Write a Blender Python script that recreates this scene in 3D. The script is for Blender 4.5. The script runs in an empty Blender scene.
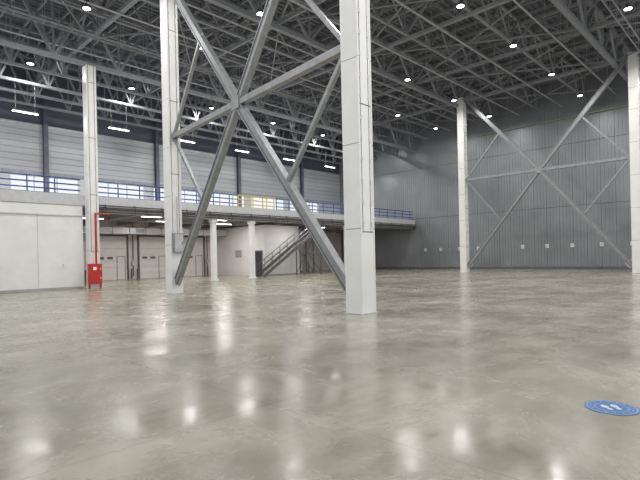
import bpy, bmesh, math, random
from mathutils import Vector, Matrix
random.seed(4)
scene=bpy.context.scene
scene.view_settings.view_transform='Standard'

# ---------------- helpers ----------------
def nodes(name):
    m=bpy.data.materials.new(name); m.use_nodes=True
    nt=m.node_tree; b=nt.nodes['Principled BSDF']; return m,nt,b
def mat(name,col,rough=0.5,metal=0.0,var=0.12,scale=3.0,bump=0.0,emit=None,es=1.0):
    m,nt,b=nodes(name)
    tc=nt.nodes.new('ShaderNodeTexCoord'); n=nt.nodes.new('ShaderNodeTexNoise')
    n.inputs['Scale'].default_value=scale; n.inputs['Detail'].default_value=4
    nt.links.new(tc.outputs['Object'],n.inputs['Vector'])
    r=nt.nodes.new('ShaderNodeValToRGB')
    r.color_ramp.elements[0].position=0.3; r.color_ramp.elements[1].position=0.7
    r.color_ramp.elements[0].color=[c*(1-var) for c in col]+[1]
    r.color_ramp.elements[1].color=[min(1,c*(1+var)) for c in col]+[1]
    nt.links.new(n.outputs['Fac'],r.inputs['Fac']); nt.links.new(r.outputs['Color'],b.inputs['Base Color'])
    b.inputs['Roughness'].default_value=rough; b.inputs['Metallic'].default_value=metal
    if emit:
        b.inputs['Emission Color'].default_value=list(emit)+[1]; b.inputs['Emission Strength'].default_value=es
    return m
def box(bm,lo,hi,mi=0):
    vs=[bm.verts.new((x,y,z)) for x in (lo[0],hi[0]) for y in (lo[1],hi[1]) for z in (lo[2],hi[2])]
    for f in ((0,1,3,2),(4,6,7,5),(0,4,5,1),(2,3,7,6),(0,2,6,4),(1,5,7,3)):
        bm.faces.new([vs[i] for i in f]).material_index=mi
def cbox(bm,c,s,mi=0):
    box(bm,[c[i]-s[i]/2 for i in range(3)],[c[i]+s[i]/2 for i in range(3)],mi)
def beam(bm,p,q,w,h=None,mi=0,up=(0,0,1)):
    h=h or w; p=Vector(p);q=Vector(q);d=(q-p).normalized();u=Vector(up)
    if abs(d.dot(u))>0.98:u=Vector((1,0,0))
    a=d.cross(u).normalized(); b=a.cross(d).normalized()
    vs=[bm.verts.new(o+a*(i*w/2)+b*(j*h/2)) for o in (p,q) for i,j in ((-1,-1),(1,-1),(1,1),(-1,1))]
    for f in ((3,2,1,0),(4,5,6,7),(0,1,5,4),(1,2,6,5),(2,3,7,6),(3,0,4,7)):
        bm.faces.new([vs[i] for i in f]).material_index=mi
def ibeam(bm,p,q,w,h,tk=0.03,mi=0,up=(0,0,1)):
    p=Vector(p);q=Vector(q);d=(q-p).normalized();u=Vector(up)
    a=d.cross(u).normalized(); b=a.cross(d).normalized()
    o=b*(h/2-tk/2)
    beam(bm,p+o,q+o,w,tk,mi,up);beam(bm,p-o,q-o,w,tk,mi,up);beam(bm,p,q,tk,h-2*tk,mi,up)
def cyl(bm,p,q,r,n=12,mi=0,r2=None):
    r2=r if r2 is None else r2
    p=Vector(p);q=Vector(q);d=(q-p).normalized();u=Vector((0,0,1)) if abs(d.z)<0.9 else Vector((1,0,0))
    a=d.cross(u).normalized();b=a.cross(d).normalized()
    A=[];B=[]
    for i in range(n):
        t=2*math.pi*i/n; v=a*math.cos(t)+b*math.sin(t)
        A.append(bm.verts.new(p+v*r));B.append(bm.verts.new(q+v*r2))
    for i in range(n):
        bm.faces.new((A[i],A[(i+1)%n],B[(i+1)%n],B[i])).material_index=mi
    bm.faces.new(A[::-1]).material_index=mi;bm.faces.new(B).material_index=mi
def obj(name,bm,mats,loc=(0,0,0),bevel=0,parent=None):
    bmesh.ops.recalc_face_normals(bm,faces=bm.faces)
    me=bpy.data.meshes.new(name);bm.to_mesh(me);bm.free()
    for m in mats:me.materials.append(m)
    o=bpy.data.objects.new(name,me);scene.collection.objects.link(o);o.location=loc
    if bevel:
        b=o.modifiers.new('bevel','BEVEL');b.width=bevel;b.segments=2;b.limit_method='ANGLE'
    if parent:o.parent=parent
    return o
def inst(src,loc,rot=0):
    o=bpy.data.objects.new(src.name.split('.')[0],src.data);scene.collection.objects.link(o);o.location=loc;o.rotation_euler[2]=rot
    for m in src.modifiers:
        b=o.modifiers.new(m.name,m.type)
        if m.type=='BEVEL':b.width=m.width;b.segments=m.segments;b.limit_method=m.limit_method
    return o
B=bmesh.new

# ---------------- materials ----------------
M_white=mat('white_cladding',(0.80,0.80,0.79),0.42,var=0.05,scale=1.2)
M_joint=mat('joint_dark',(0.10,0.10,0.10),0.6)
M_galv=mat('galvanised_steel',(0.29,0.30,0.31),0.42,0.4,var=0.15,scale=4)
M_truss=mat('painted_truss',(0.27,0.28,0.295),0.5,0.1,var=0.1)
M_deck=mat('roof_deck_metal',(0.165,0.175,0.195),0.45,0.25,var=0.1,scale=.5)
M_conduit=mat('conduit',(0.50,0.50,0.51),0.4,0.4)
M_greyw=mat('grey_sandwich_panel',(0.25,0.262,0.278),0.42,0.25,var=0.17,scale=0.25)
M_greyj=mat('grey_panel_seam',(0.11,0.118,0.128),0.5)
M_backw=mat('back_wall_panel',(0.43,0.445,0.47),0.5,0.1,var=0.08,scale=0.3)
M_backs=mat('back_wall_seam',(0.26,0.275,0.295),0.5)
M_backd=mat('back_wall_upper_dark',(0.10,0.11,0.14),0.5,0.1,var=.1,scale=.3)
M_beige=mat('dock_wall_paint',(0.68,0.63,0.61),0.6,var=0.06)
M_brown=mat('door_frame_brown',(0.13,0.10,0.10),0.5)
M_door=mat('sectional_door_panel',(0.72,0.69,0.67),0.4,0.05,var=0.04)
M_dark=mat('dark_steel',(0.05,0.05,0.055),0.5)
M_stair=mat('stair_steel',(0.12,0.122,0.125),0.5,.2)
M_red=mat('fire_red_paint',(0.50,0.02,0.02),0.35,var=0.08)
M_blue=mat('railing_blue',(0.02,0.085,0.30),0.4)
M_yel=mat('railing_yellow',(0.62,0.50,0.08),0.45)
M_gas=mat('faded_pipe_paint',(0.34,0.32,0.20),0.5)
M_slab=mat('mezzanine_fascia',(0.55,0.56,0.57),0.5,var=0.08)
M_slabu=mat('mezzanine_underside',(0.38,0.375,0.37),0.6)
M_lamp=mat('lamp_diffuser',(0.9,0.9,0.9),0.4,emit=(1,0.98,0.95),es=12)
M_plate=mat('sign_plate',(0.85,0.85,0.85),0.5,var=0.03)
M_stick=mat('sticker_blue',(0.012,0.12,0.36),0.35,var=0.12,scale=12)
M_stw=mat('sticker_white',(0.60,0.68,0.76),0.4,var=0.05)

def floor_material():
    m,nt,b=nodes('polished_concrete'); L=nt.links.new
    tc=nt.nodes.new('ShaderNodeTexCoord')
    def noise(s,d=6,rough=.6,dist=0,vec=None):
        n=nt.nodes.new('ShaderNodeTexNoise');n.inputs['Scale'].default_value=s;n.inputs['Detail'].default_value=d
        n.inputs['Roughness'].default_value=rough;n.inputs['Distortion'].default_value=dist
        L(vec or tc.outputs['Object'],n.inputs['Vector']);return n.outputs['Fac']
    def ramp(f,p0,c0,p1,c1):
        r=nt.nodes.new('ShaderNodeValToRGB');e=r.color_ramp.elements
        e[0].position=p0;e[0].color=list(c0)+[1];e[1].position=p1;e[1].color=list(c1)+[1];L(f,r.inputs['Fac']);return r.outputs['Color']
    def mix(f,a,c,mode='MIX'):
        x=nt.nodes.new('ShaderNodeMix');x.data_type='RGBA';x.blend_type=mode
        if isinstance(f,float):x.inputs[0].default_value=f
        else:L(f,x.inputs[0])
        L(a,x.inputs[6])
        if isinstance(c,tuple):x.inputs[7].default_value=list(c)+[1]
        else:L(c,x.inputs[7])
        return x.outputs[2]
    def mapped(rot,sc):
        mp=nt.nodes.new('ShaderNodeMapping');L(tc.outputs['Object'],mp.inputs[0]);mp.inputs['Rotation'].default_value=(0,0,rot);mp.inputs['Scale'].default_value=sc;return mp.outputs[0]
    c=ramp(noise(0.24,9,.62,.5),.36,(.245,.230,.185),.66,(.425,.405,.345))
    c=mix(1.0,c,ramp(noise(1.3,10,.70,.5),.33,(.76,.75,.72),.67,(1.12,1.12,1.11)),'MULTIPLY')
    c=mix(1.0,c,ramp(noise(14,6,.65),.3,(.92,.92,.91),.7,(1.07,1.07,1.07)),'MULTIPLY')
    c=mix(1.0,c,ramp(noise(1.0,8,.6,.4,mapped(.35,(.12,1.6,1))),.35,(.85,.84,.81),.62,(1.05,1.05,1.05)),'MULTIPLY')
    c=mix(ramp(noise(1.0,3,.5,.8,mapped(-.5,(.06,2.6,1))),.66,(0,0,0),.70,(.3,.3,.3)),c,(.17,.16,.135))
    msk=ramp(noise(.35,3,.5),.47,(0,0,0),.62,(1,1,1))
    sc=mix(1.0,ramp(noise(1.6,12,.80,1.2),.57,(0,0,0),.66,(.7,.7,.7)),msk,'MULTIPLY')
    c=mix(sc,c,(.62,.61,.58))
    c=mix(ramp(noise(7,8,.8,.5),.68,(0,0,0),.72,(.75,.75,.75)),c,(.68,.67,.65))
    c=mix(ramp(noise(3.1,8,.7,.4),.27,(.5,.5,.5),.35,(0,0,0)),c,(.16,.15,.12))
    sep=nt.nodes.new('ShaderNodeSeparateXYZ');L(tc.outputs['Object'],sep.inputs[0])
    fs=[]
    for k,off in (('X',2.6),('Y',1.9)):
        a=nt.nodes.new('ShaderNodeMath');a.operation='ADD';a.inputs[1].default_value=off+600;L(sep.outputs[k],a.inputs[0])
        d=nt.nodes.new('ShaderNodeMath');d.operation='MODULO';d.inputs[1].default_value=6;L(a.outputs[0],d.inputs[0])
        l=nt.nodes.new('ShaderNodeMath');l.operation='LESS_THAN';l.inputs[1].default_value=.014;L(d.outputs[0],l.inputs[0]);fs.append(l.outputs[0])
    mx=nt.nodes.new('ShaderNodeMath');mx.operation='MAXIMUM';L(fs[0],mx.inputs[0]);L(fs[1],mx.inputs[1])
    ml=nt.nodes.new('ShaderNodeMath');ml.operation='MULTIPLY';ml.inputs[1].default_value=.5;L(mx.outputs[0],ml.inputs[0])
    c=mix(ml.outputs[0],c,(.10,.095,.08))
    L(c,b.inputs['Base Color'])
    rr=ramp(noise(.8,10,.74,.8),.34,(.11,)*3,.66,(.36,)*3)
    L(rr,b.inputs['Roughness'])
    b.inputs['Specular IOR Level'].default_value=.6
    bp=nt.nodes.new('ShaderNodeBump');bp.inputs['Strength'].default_value=.08;bp.inputs['Distance'].default_value=.01
    L(noise(5,6,.65),bp.inputs['Height']);L(bp.outputs[0],b.inputs['Normal'])
    return m
M_floor=floor_material()

# ---------------- shell  (world X = along mezzanine, Y = across) ----------------
S0,S1,T0,T1=-8,50,-12,44
TM=32.0; ZD=5.8
bm=B();box(bm,(S0,T0,-.3),(S1,T1,0));obj('floor',bm,[M_floor])
bm=B();per=.42;n=int((T1-T0)/per)+1;prof=[]
for i in range(n):
    y=T0+i*per
    prof+=[(y,18.2),(y+.16,18.2),(y+.21,18.32),(y+.37,18.32)]
vs=[[bm.verts.new((s,min(y,T1),z)) for y,z in prof] for s in (S0,S1)]
for i in range(len(prof)-1):bm.faces.new((vs[0][i],vs[0][i+1],vs[1][i+1],vs[1][i]))
box(bm,(S0,T0,18.36),(S1,T1,18.5))
obj('ceiling',bm,[M_deck])
bm=B();box(bm,(S1,T0,0),(S1+.25,T1,18.4),1)
w=1.2;y=T0
while y<T1-.01:
    for z0,z1 in ((.25,6.05),(6.1,12.0),(12.05,18.3)):
        box(bm,(S1-.05,y+.015,z0),(S1,min(y+w-.015,T1),z1),0)
        for k in (1,2,3):
            box(bm,(S1-.085,y+w*k/4-.04,z0),(S1-.05,y+w*k/4+.04,z1),0)
    y+=w
obj('wall_right',bm,[M_greyw,M_greyj])
bm=B();box(bm,(S1-.12,T0,0),(S1-.086,TM,.25));obj('baseboard_right',bm,[M_greyj])
ZW0,ZW1=7.2,8.85;ZU=13.0
bm=B();Z1=18.4;th=.3
box(bm,(S0,T1,0),(S1,T1+th,5.4),1)
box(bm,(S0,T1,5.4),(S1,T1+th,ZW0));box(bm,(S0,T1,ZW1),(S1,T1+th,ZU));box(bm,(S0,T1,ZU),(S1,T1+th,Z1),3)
wins=[];x=S0+.5
while x+5.2<S1-4:
    wins.append((x,x+5.2));x+=6
prev=S0
for a,b in wins:
    box(bm,(prev,T1,ZW0),(a,T1+th,ZW1));prev=b
box(bm,(prev,T1,ZW0),(S1,T1+th,ZW1))
z=9.0
while z<ZU:
    box(bm,(S0,T1-.02,z),(S1,T1,z+.05),2);z+=.5
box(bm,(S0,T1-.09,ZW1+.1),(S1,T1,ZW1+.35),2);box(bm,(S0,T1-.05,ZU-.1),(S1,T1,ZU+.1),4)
obj('wall_back',bm,[M_backw,M_beige,M_backs,M_backd,M_conduit])
for k,(a,b) in enumerate(wins):
    bm=B()
    for xx in (a+.04,(2*a+b)/3,(a+2*b)/3,b-.04):cbox(bm,(xx,T1+.05,(ZW0+ZW1)/2),(.08,.1,ZW1-ZW0))
    for zz in (ZW0+.04,ZW1-.04):cbox(bm,((a+b)/2,T1+.05,zz),(b-a,.1,.08))
    obj('window_%d'%(k+1),bm,[M_conduit])
bm=B()
for s in (3,12.9,22.7,32.5,42.3):
    ibeam(bm,(s+.15,T1-.26,ZD+.01),(s+.15,T1-.26,16),.34,.36,.03,up=(0,1,0))
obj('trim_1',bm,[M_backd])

# ---------------- clad columns ----------------
def column(s,t,h=16.2,w=.58):
    bm=B();box(bm,(-w/2+.02,-w/2+.02,0),(w/2-.02,w/2-.02,h),1)
    zs=[0,2.4,4.8,7.2,9.6,12,13.6,h]
    for z0,z1 in zip(zs,zs[1:]):
        g=.008
        for sx in (-1,1):
            box(bm,(min(sx*w/2,sx*(w/2-.02)),-w/2+.03,z0+g),(max(sx*w/2,sx*(w/2-.02)),w/2-.03,z1-g),0)
            if sx==1:box(bm,(-w/2+.03,w/2-.02,z0+g),(w/2-.03,w/2,z1-g),0)
        for sx in (-1,1):
            for sy in (-1,1):
                cbox(bm,(sx*(w/2-.01),sy*(w/2-.01),(z0+z1)/2),(.055,.055,z1-z0-.02),0)
    y0,y1=-w/2,-w/2+.02
    for z0,z1 in ((0,2.3),(2.32,5.9),(5.92,9.5),(9.52,13),(13.02,h)):
        if z0<2:box(bm,(-w/2+.03,y0,z0),(w/2-.03,y1,z1-.01),0);continue
        for a,b in ((-w/2+.03,-w/2+.08),(-w/2+.115,w/2-.14),(w/2-.105,w/2-.03)):box(bm,(a,y0,z0),(b,y1,z1-.01),0)
        z=z0+.2
        while z<z1-.1:
            for x in (-w/2+.0975,w/2-.1225):cbox(bm,(x,y0-.003,z),(.07,.014,.14),2)
            z+=.6
    cbox(bm,(0,0,.01),(w+.14,w+.14,.02),2)
    return obj('steel_column',bm,[M_white,M_joint,M_conduit],(s,t,0),bevel=.005)
PA=(10.74,8.74);PB=(12.25,21.9);PC=(12.05,31.66);PD=(41.7,21.4);PE=(41.7,7.7)
for p in (PA,PB,PD,PE):column(*p)
column(*PC,h=14.1)
# ---------------- cross braces ----------------
def brace(p0,p1,zc,zb,zt,w=.3):
    a=Vector((*p0,0));b=Vector((*p1,0));d=(b-a).normalized();a=a+d*.31;b=b-d*.31;c=(a+b)/2
    P=lambda v,z:Vector((v.x,v.y,z)); nrm=d.cross(Vector((0,0,1)))
    bm=B();C=P(c,zc)
    for v in (a,b):
        for z in (zb,zt):
            E=P(v,z);dr=(E-C).normalized();up=tuple(nrm)
            beam(bm,C+dr*.15,E,w*.55,w*.62,0,up)
            sd=dr.cross(nrm).normalized()
            for k in (-1,1):beam(bm,C+dr*.15+sd*k*w*.42,E+sd*k*w*.42,.05,w*.8,0,up)
            M=(C+E)/2
            beam(bm,P(v,zc),M,w*.42,w*.42,0,up)
            cbox(bm,M,(.08,.3,.3),0)
            beam(bm,E-dr*.5,E,.04,w*1.7,1,(0,0,1))
        beam(bm,C,P(v,zc),w*.7,w*.75,0,tuple(nrm))
        cbox(bm,P(v,zc),(.1,.06,.5),1)
    for k in (-1,1):
        o=nrm*(k*w*.42)
        q=[C+o+d*(math.cos(t)*.36)+Vector((0,0,math.sin(t)*.36)) for t in [i*math.pi/2+math.pi/4 for i in range(4)]]
        q2=[x+nrm*.02*k for x in q]
        A=[bm.verts.new(x) for x in q];D=[bm.verts.new(x) for x in q2]
        for i in range(4):bm.faces.new((A[i],A[(i+1)%4],D[(i+1)%4],D[i]))
        bm.faces.new(A);bm.faces.new(D)
    return obj('cross_brace',bm,[M_galv,M_conduit])
brace(PA,PB,7.75,.55,15.2,.33)
brace(PE,PD,8.55,.5,16.1,.32)

# ---------------- roof structure ----------------
def truss_x(name,t,z0=15.6,z1=17.9,c=.2,dg=.11,step=3.0):
    bm=B()
    beam(bm,(S0,t,z0),(S1-.1,t,z0),c,c*.8);beam(bm,(S0,t,z1),(S1-.1,t,z1),c,c*.8)
    s=S0
    while s<S1-.2:
        e=min(s+step,S1-.1);m=(s+e)/2
        beam(bm,(s,t,z1),(m,t,z0),dg);beam(bm,(m,t,z0),(e,t,z1),dg);beam(bm,(m,t,z0),(m,t,z1),dg*.7)
        s=e
    return obj(name,bm,[M_truss])
for t in (-3.4,8.8,21.7):truss_x('roof_truss',t,15.5,17.9,.3,.16,4)
truss_x('roof_truss',31.66,14.2,17.9,.3,.16,4)
for t in (.7,4.8,13.1,17.4,25,28.4):truss_x('roof_truss',t,16.0,17.9,.18,.1,3)
for t in (34.6,37.6,40,42.6):truss_x('roof_truss',t,14.2,17.9,.22,.12,3)
for s in (-3,4.5,12.1,19.5,27,34.4,41.7):
    bm=B();big=s in(-3,12.1,27,41.7);c=.26 if big else .16
    beam(bm,(s,T0,15.9),(s,T1-.1,15.9),c,.2);beam(bm,(s,T0,17.75),(s,T1-.1,17.75),c,.2)
    y=T0
    while y<T1-.2:
        e=min(y+4,T1-.1);m=(y+e)/2
        beam(bm,(s,y,17.75),(s,m,15.9),c*.5);beam(bm,(s,m,15.9),(s,e,17.75),c*.5);beam(bm,(s,m,15.9),(s,m,17.75),.08);y=e
    obj('cross_truss',bm,[M_truss])
bm=B();s=S0+1.5
while s<S1:
    ibeam(bm,(s,T0,18.08),(s,T1-.05,18.08),.12,.2,.03);s+=1.5
obj('roof_purlins',bm,[M_truss])
bm=B()
for a,b in ((-3,4.5),(4.5,12.1),(12.1,19.5),(19.5,27),(27,34.4),(34.4,41.7),(41.7,49.8)):
    for c,d in ((-3.4,8.8),(8.8,21.7),(21.7,31.66)):
        beam(bm,(a,c,15.95),(b,d,15.95),.08);beam(bm,(a,d,15.95),(b,c,15.95),.08)
obj('roof_bracing',bm,[M_truss])
bm=B()
for t in (2.6,10.6,15.2,19.2,23.4,27,33.6,38.8):
    cyl(bm,(S0,t,15.75),(S1-.12,t,15.75),.06,8)
    s=S0+1
    while s<S1-1:
        cyl(bm,(s,t,15.75),(s,t,17.98),.015,4);s+=3
for t in (6.7,30):
    for k in (-.2,.2):beam(bm,(S0,t+k,15.35),(S1-.12,t+k,15.35),.03,.12)
    s=S0+.5
    while s<S1-.5:
        beam(bm,(s,t-.2,15.32),(s,t+.2,15.32),.04,.03);beam(bm,(s,t-.2,15.3),(s,t-.2,17.98),.02);beam(bm,(s,t+.2,15.3),(s,t+.2,17.98),.02);s+=1.5
obj('sprinkler_pipes',bm,[M_conduit])
bm=B();cyl(bm,(S1-.3,8,14.5),(S1-.3,24,14.5),.05,10)
y=9
while y<24:
    beam(bm,(S1-.3,y,14.45),(S1-.09,y,14.45),.05);y+=3
obj('gas_pipe',bm,[M_gas])

# ---------------- lamps ----------------
bm=B()
cyl(bm,(0,0,0),(0,0,.09),.23,20,0);cyl(bm,(0,0,.09),(0,0,.2),.15,16,0,.1);cyl(bm,(0,0,.2),(0,0,2.9),.012,6,0)
cyl(bm,(0,0,-.015),(0,0,0),.19,20,1)
hb=obj('high_bay_lamp',bm,[M_dark,M_lamp],(17,20.6,15.1))
def alight(par,size,power,shape='DISK',sy=None,col=(1,.975,.94)):
    l=bpy.data.lights.new('lamp_light','AREA');l.shape=shape;l.size=size;l.energy=power;l.color=col
    if sy:l.size_y=sy
    o=bpy.data.objects.new('light_source',l);scene.collection.objects.link(o);o.parent=par;o.location=(0,0,-.03);return o
first=True
for s in (3,10,17,24.3,31.4,38.6,45.6):
    for t in (-6.5,-1,6.0,12.4,20.5,26.4,36.3):
        if first:o=hb;o.location=(s,t,15.1);first=False
        else:o=inst(hb,(s,t,15.1))
        alight(o,.38,225 if s<45 else 170)
bm=B();box(bm,(-.8,-.09,0),(.8,.09,.09),0);box(bm,(-.78,-.075,-.02),(.78,.075,0),1)
for x in (-.6,.6):cyl(bm,(x,0,.09),(x,0,2.0),.01,6,0)
ll=obj('linear_lamp',bm,[M_conduit,M_lamp],(10,37.6,12.1))
alight(ll,1.5,220,'RECTANGLE',.15)
for s in (3.5,16.5,22.5,28.5,34.7,41,46.5):alight(inst(ll,(s,37.6,12.1)),1.5,220 if s<40 else 120,'RECTANGLE',.15)
bm=B();box(bm,(-.8,-.09,0),(.8,.09,.09),0);box(bm,(-.78,-.075,-.02),(.78,.075,0),1)
for x in (-.6,.6):cyl(bm,(x,0,.09),(x,0,.48),.015,6,0)
ul=obj('batten_lamp',bm,[M_conduit,M_lamp],(14.5,38,5.0))
alight(ul,1.5,140,'RECTANGLE',.15,(1,.94,.89))
for s,t in ((20.5,38),(26.5,38),(17.5,34.5),(23.5,34.5),(32.5,33.2),(38.5,37),(44.5,37)):
    alight(inst(ul,(s,t,5.0)),1.5,130 if s<36 else 50,'RECTANGLE',.15,(1,.94,.89))

# ---------------- mezzanine ----------------
bm=B()
box(bm,(S0,TM,5.45),(S1-.1,T1-.01,ZD),0)
box(bm,(S0,TM-.03,5.25),(S1-.1,TM,ZD+.12),0)
s=13.0
while s<S1:
    ibeam(bm,(s,TM+.02,5.2),(s,T1-.05,5.2),.25,.5,.03,1);s+=3
ibeam(bm,(12,TM+.25,5.1),(S1-.13,TM+.25,5.1),.25,.5,.03,1)
ibeam(bm,(12,38.6,5.1),(S1-.13,38.6,5.1),.25,.3,.03,1)
obj('mezzanine_deck',bm,[M_slab,M_slabu])
for s in (21.5,25.3,37.5):
    bm=B();cbox(bm,(0,0,2.42),(.36,.36,4.84));cbox(bm,(0,0,4.7),(.5,.5,.25));cbox(bm,(0,0,.06),(.5,.5,.12))
    obj('mezzanine_post',bm,[M_white],(s,TM+.3,0),bevel=.01)
bm=B()
for k,(dt,z,r) in enumerate(((-.12,5.1,.05),(-.14,4.92,.035),(-.2,5.32,.04))):
    cyl(bm,(12.5,TM+dt,z),(S1-.13,TM+dt,z),r,8)
s=13
while s<S1:
    beam(bm,(s,TM-.03,5.45),(s,TM-.2,4.85),.04);s+=2
obj('service_pipes',bm,[M_dark])
# rectangular ventilation duct and pipe drops under the mezzanine
bm=B();box(bm,(12.5,41.6,4.1),(29.3,42.4,4.65),0);s=13
while s<29.3:
    box(bm,(s,41.55,4.05),(s+.05,42.45,4.7),1);cyl(bm,(s,41.7,4.65),(s,41.7,5.45),.015,5,1);cyl(bm,(s,42.3,4.65),(s,42.3,5.45),.015,5,1);s+=1.5
for s in (14.8,19.6,24.4):box(bm,(s,41.57,4.2),(s+.8,41.6,4.55),1)
obj('ventilation_duct',bm,[M_conduit,M_galv])
bm=B()
for s in (16.25,20.35,24.45,28.4):
    cyl(bm,(s,T1-.12,.3),(s,T1-.12,5.4),.045,8,0);cbox(bm,(s,T1-.13,1.5),(.3,.16,.42),1)
obj('wall_conduits',bm,[M_brown,M_conduit])
def rail(s0,s1,m):
    bm=B();s=s0+.03
    while s<s1:
        cyl(bm,(s,TM+.08,ZD),(s,TM+.08,ZD+1.1),.04,8);s+=1.5
    for z in (.4,.75,1.1):cyl(bm,(s0,TM+.08,ZD+z),(s1,TM+.08,ZD+z),.045,8)
    box(bm,(s0,TM+.05,ZD+.0),(s1,TM+.07,ZD+.16))
    obj('guard_railing',bm,[m])
rail(S0,11.5,M_blue);rail(12.4,23.7,M_blue);rail(23.8,27.8,M_yel);rail(27.9,49.7,M_blue)
bm=B();box(bm,(S0,TM+.02,0),(11.6,36,5.23),0)
box(bm,(S0,TM-.01,0),(11.6,TM+.02,.14),1)
for s in (-6,-3,0,3,6,9):box(bm,(s,TM+.005,.14),(s+.03,TM+.02,4.6),2)
box(bm,(S0,TM-.06,4.55),(11.62,TM+.02,4.62),2)
obj('partition_room',bm,[M_white,M_slabu,M_slab])
bm=B();cbox(bm,(0,0,0),(.12,.06,.18));cbox(bm,(.0,-.032,.02),(.05,.01,.05),1);obj('wall_switch',bm,[M_plate,M_dark],(10.4,TM-.03,1.5))
bm=B();box(bm,(29.6,35.9,0),(34.2,T1-.02,4.92),0);box(bm,(29.58,35.88,0),(34.22,35.9,.12),1)
box(bm,(29.57,36.1,0),(29.6,37.5,2.5),1);box(bm,(29.55,36.2,.02),(29.57,37.4,2.4),2)
box(bm,(29.53,37.25,1.0),(29.56,37.31,1.15),3)
cbox(bm,(29.58,40,2.2),(.03,1.0,.7),1);cbox(bm,(29.565,40,2.2),(.02,.86,.56),3)
obj('stair_room',bm,[M_white,M_slabu,M_dark,M_conduit])
for k,s in enumerate((14.2,18.3,22.4,26.5,37,41.5)):
    bm=B()
    w,h=2.9,4.0
    box(bm,(-w/2-.14,-.18,0),(-w/2,0,h+.14),0);box(bm,(w/2,-.18,0),(w/2+.14,0,h+.14),0);box(bm,(-w/2-.14,-.18,h),(w/2+.14,0,h+.14),0)
    z=.02
    for i in range(7):
        box(bm,(-w/2,-.08,z),(w/2,-.02,z+h/7-.03),1);z+=h/7
    box(bm,(-w/2-.1,-.2,h+.14),(w/2+.1,-.03,h+.42),2)
    box(bm,(w/2-.95,-.1,.02),(w/2-.9,-.079,2.1),0);box(bm,(w/2-.2,-.1,.02),(w/2-.15,-.079,2.1),0);box(bm,(w/2-.95,-.1,2.1),(w/2-.15,-.079,2.15),0)
    for x in (-.9,-.1):cbox(bm,(x,-.085,h*.5),(.5,.02,.22),0)
    for x in (-w/2-.3,w/2+.3):cyl(bm,(x,-.35,0),(x,-.35,1.0),.07,12,0)
    obj('door_%d'%(k+1),bm,[M_brown,M_door,M_conduit],(s,T1-.005,0))
bm=B();s0,s1,ts=27.6,35.2,33.6;N=32;wd=1.0
for k in (0,wd):
    beam(bm,(s0,ts+k,.05),(s1,ts+k,4.85),.06,.28)
    beam(bm,(s0,ts+k,1.05),(s1-1.4,ts+k,4.9),.05)
    beam(bm,(s0,ts+k,.6),(s1-.8,ts+k,4.9),.035)
    for i in range(0,25,4):
        f=i/N;beam(bm,(s0+(s1-s0)*f,ts+k,4.8*f+.05),(s0+(s1-s0)*f,ts+k,4.8*f+1.03),.04)
for i in range(N):
    f=(i+.5)/N;box(bm,(s0+(s1-s0)*f-.13,ts,4.8*f),(s0+(s1-s0)*f+.13,ts+wd,4.8*f+.04))
for k in (0,wd):
    beam(bm,(35.0,ts+k,0),(35.0,ts+k,4.8),.12);beam(bm,(32.6,ts+k,0),(32.6,ts+k,3.1),.08);beam(bm,(32.6,ts+k,.2),(35,ts+k,3.6),.05);beam(bm,(35,ts+k,.2),(32.6,ts+k,2.8),.05)
obj('staircase',bm,[M_stair])

bm=B()
box(bm,(-.4,-.13,.3),(.4,.13,1.55),0);box(bm,(-.36,-.15,.34),(.36,-.13,.92),0);box(bm,(-.36,-.15,.96),(.36,-.13,1.51),0)
for x in (-.34,.34):
    for y in (-.09,.09):cbox(bm,(x,y,.15),(.05,.05,.3),0)
cbox(bm,(.3,-.16,.65),(.03,.03,.12),1);cbox(bm,(.3,-.16,1.22),(.03,.03,.12),1)
cbox(bm,(-.05,-.153,1.25),(.2,.006,.2),1)
cyl(bm,(.1,0,1.55),(.1,0,4.75),.06,10);cyl(bm,(.1,0,4.7),(.95,.0,4.7),.05,10);cyl(bm,(.95,0,4.65),(.95,0,4.78),.07,10)
obj('fire_hose_cabinet',bm,[M_red,M_plate],(11.95,31.15,0),bevel=.006)
bm=B();cbox(bm,(0,0,0),(.52,.2,.95),0);cbox(bm,(0,-.11,0),(.45,.02,.86),1);cbox(bm,(.17,-.13,0),(.03,.03,.12),2);cyl(bm,(0,.02,.47),(0,.02,2.3),.03,8,1)
obj('electrical_box',bm,[M_galv,M_conduit,M_dark],(12.25,21.49,2.5))
bm=B();cbox(bm,(0,0,0),(.03,.3,.34),0);cbox(bm,(-.018,0,0),(.006,.2,.2),1)
sg=obj('wall_sign',bm,[M_plate,M_conduit],(S1-.1,12,2.3))
for t in (9.6,14.5,16.8,19.2,24,26.2,28.6,30.6):inst(sg,(S1-.1,t,2.3))

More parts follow.
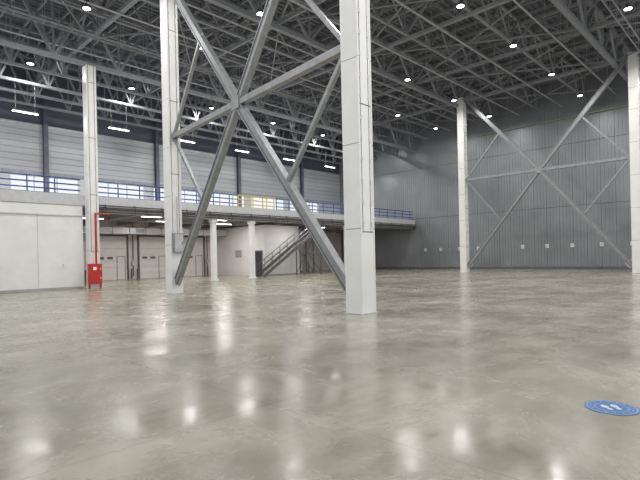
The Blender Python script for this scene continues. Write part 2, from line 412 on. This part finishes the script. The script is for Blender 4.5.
bm=B();box(bm,(S0,29.9,.001),(S1-.5,30.02,.004));box(bm,(13,22.9,.001),(41,22.98,.004))
obj('floor_line',bm,[mat('faded_yellow_paint',(.56,.50,.25),.4,var=.2,scale=6)])
bm=B();cyl(bm,(0,0,.001),(0,0,.004),.25,48,0)
def ring(r0,r1,z):
    n=48;A=[bm.verts.new((math.cos(i*math.tau/n)*r0,math.sin(i*math.tau/n)*r0,z)) for i in range(n)]
    C=[bm.verts.new((math.cos(i*math.tau/n)*r1,math.sin(i*math.tau/n)*r1,z)) for i in range(n)]
    for i in range(n):bm.faces.new((A[i],A[(i+1)%n],C[(i+1)%n],C[i])).material_index=1
ring(.22,.227,.006);ring(.15,.155,.006)
for k in (-1,1):
    for cx,cy,rx,ry in ((k*.05,.035,.032,.055),(k*.045,-.05,.024,.03)):
        bm.faces.new([bm.verts.new((cx+rx*math.cos(a*math.tau/20),cy+ry*math.sin(a*math.tau/20),.006)) for a in range(20)]).material_index=1
for i in range(16):
    a=i*math.tau/16
    bmesh.ops.create_circle(bm,cap_ends=True,segments=6,radius=.009,matrix=Matrix.Translation((.19*math.cos(a),.19*math.sin(a),.006)))
for f in bm.faces:
    if len(f.verts)==6:f.material_index=1
o=obj('floor_sticker',bm,[M_stick,M_stw],(5.60,1.29,0));o.rotation_euler[2]=math.radians(-46)

# ---------------- world & camera ----------------
w=bpy.data.worlds.new('sky');scene.world=w;w.use_nodes=True
bg=w.node_tree.nodes['Background'];bg.inputs[0].default_value=(.95,.975,1,1);bg.inputs[1].default_value=.97
R=Vector((.694,-.721,0)).normalized();F=Vector((.721,.694,0)).normalized();U=Vector((0,0,1));th=.0218
r=R*math.cos(th)-U*math.sin(th);u=R*math.sin(th)+U*math.cos(th)
cam=bpy.data.cameras.new('camera');co=bpy.data.objects.new('camera',cam);scene.collection.objects.link(co);scene.camera=co
cam.sensor_width=36;cam.lens=481/640*36;cam.shift_y=18/640;cam.clip_end=300
m=Matrix((r,u,-F)).transposed().to_4x4();m.translation=Vector((0,0,1.6));co.matrix_world=m
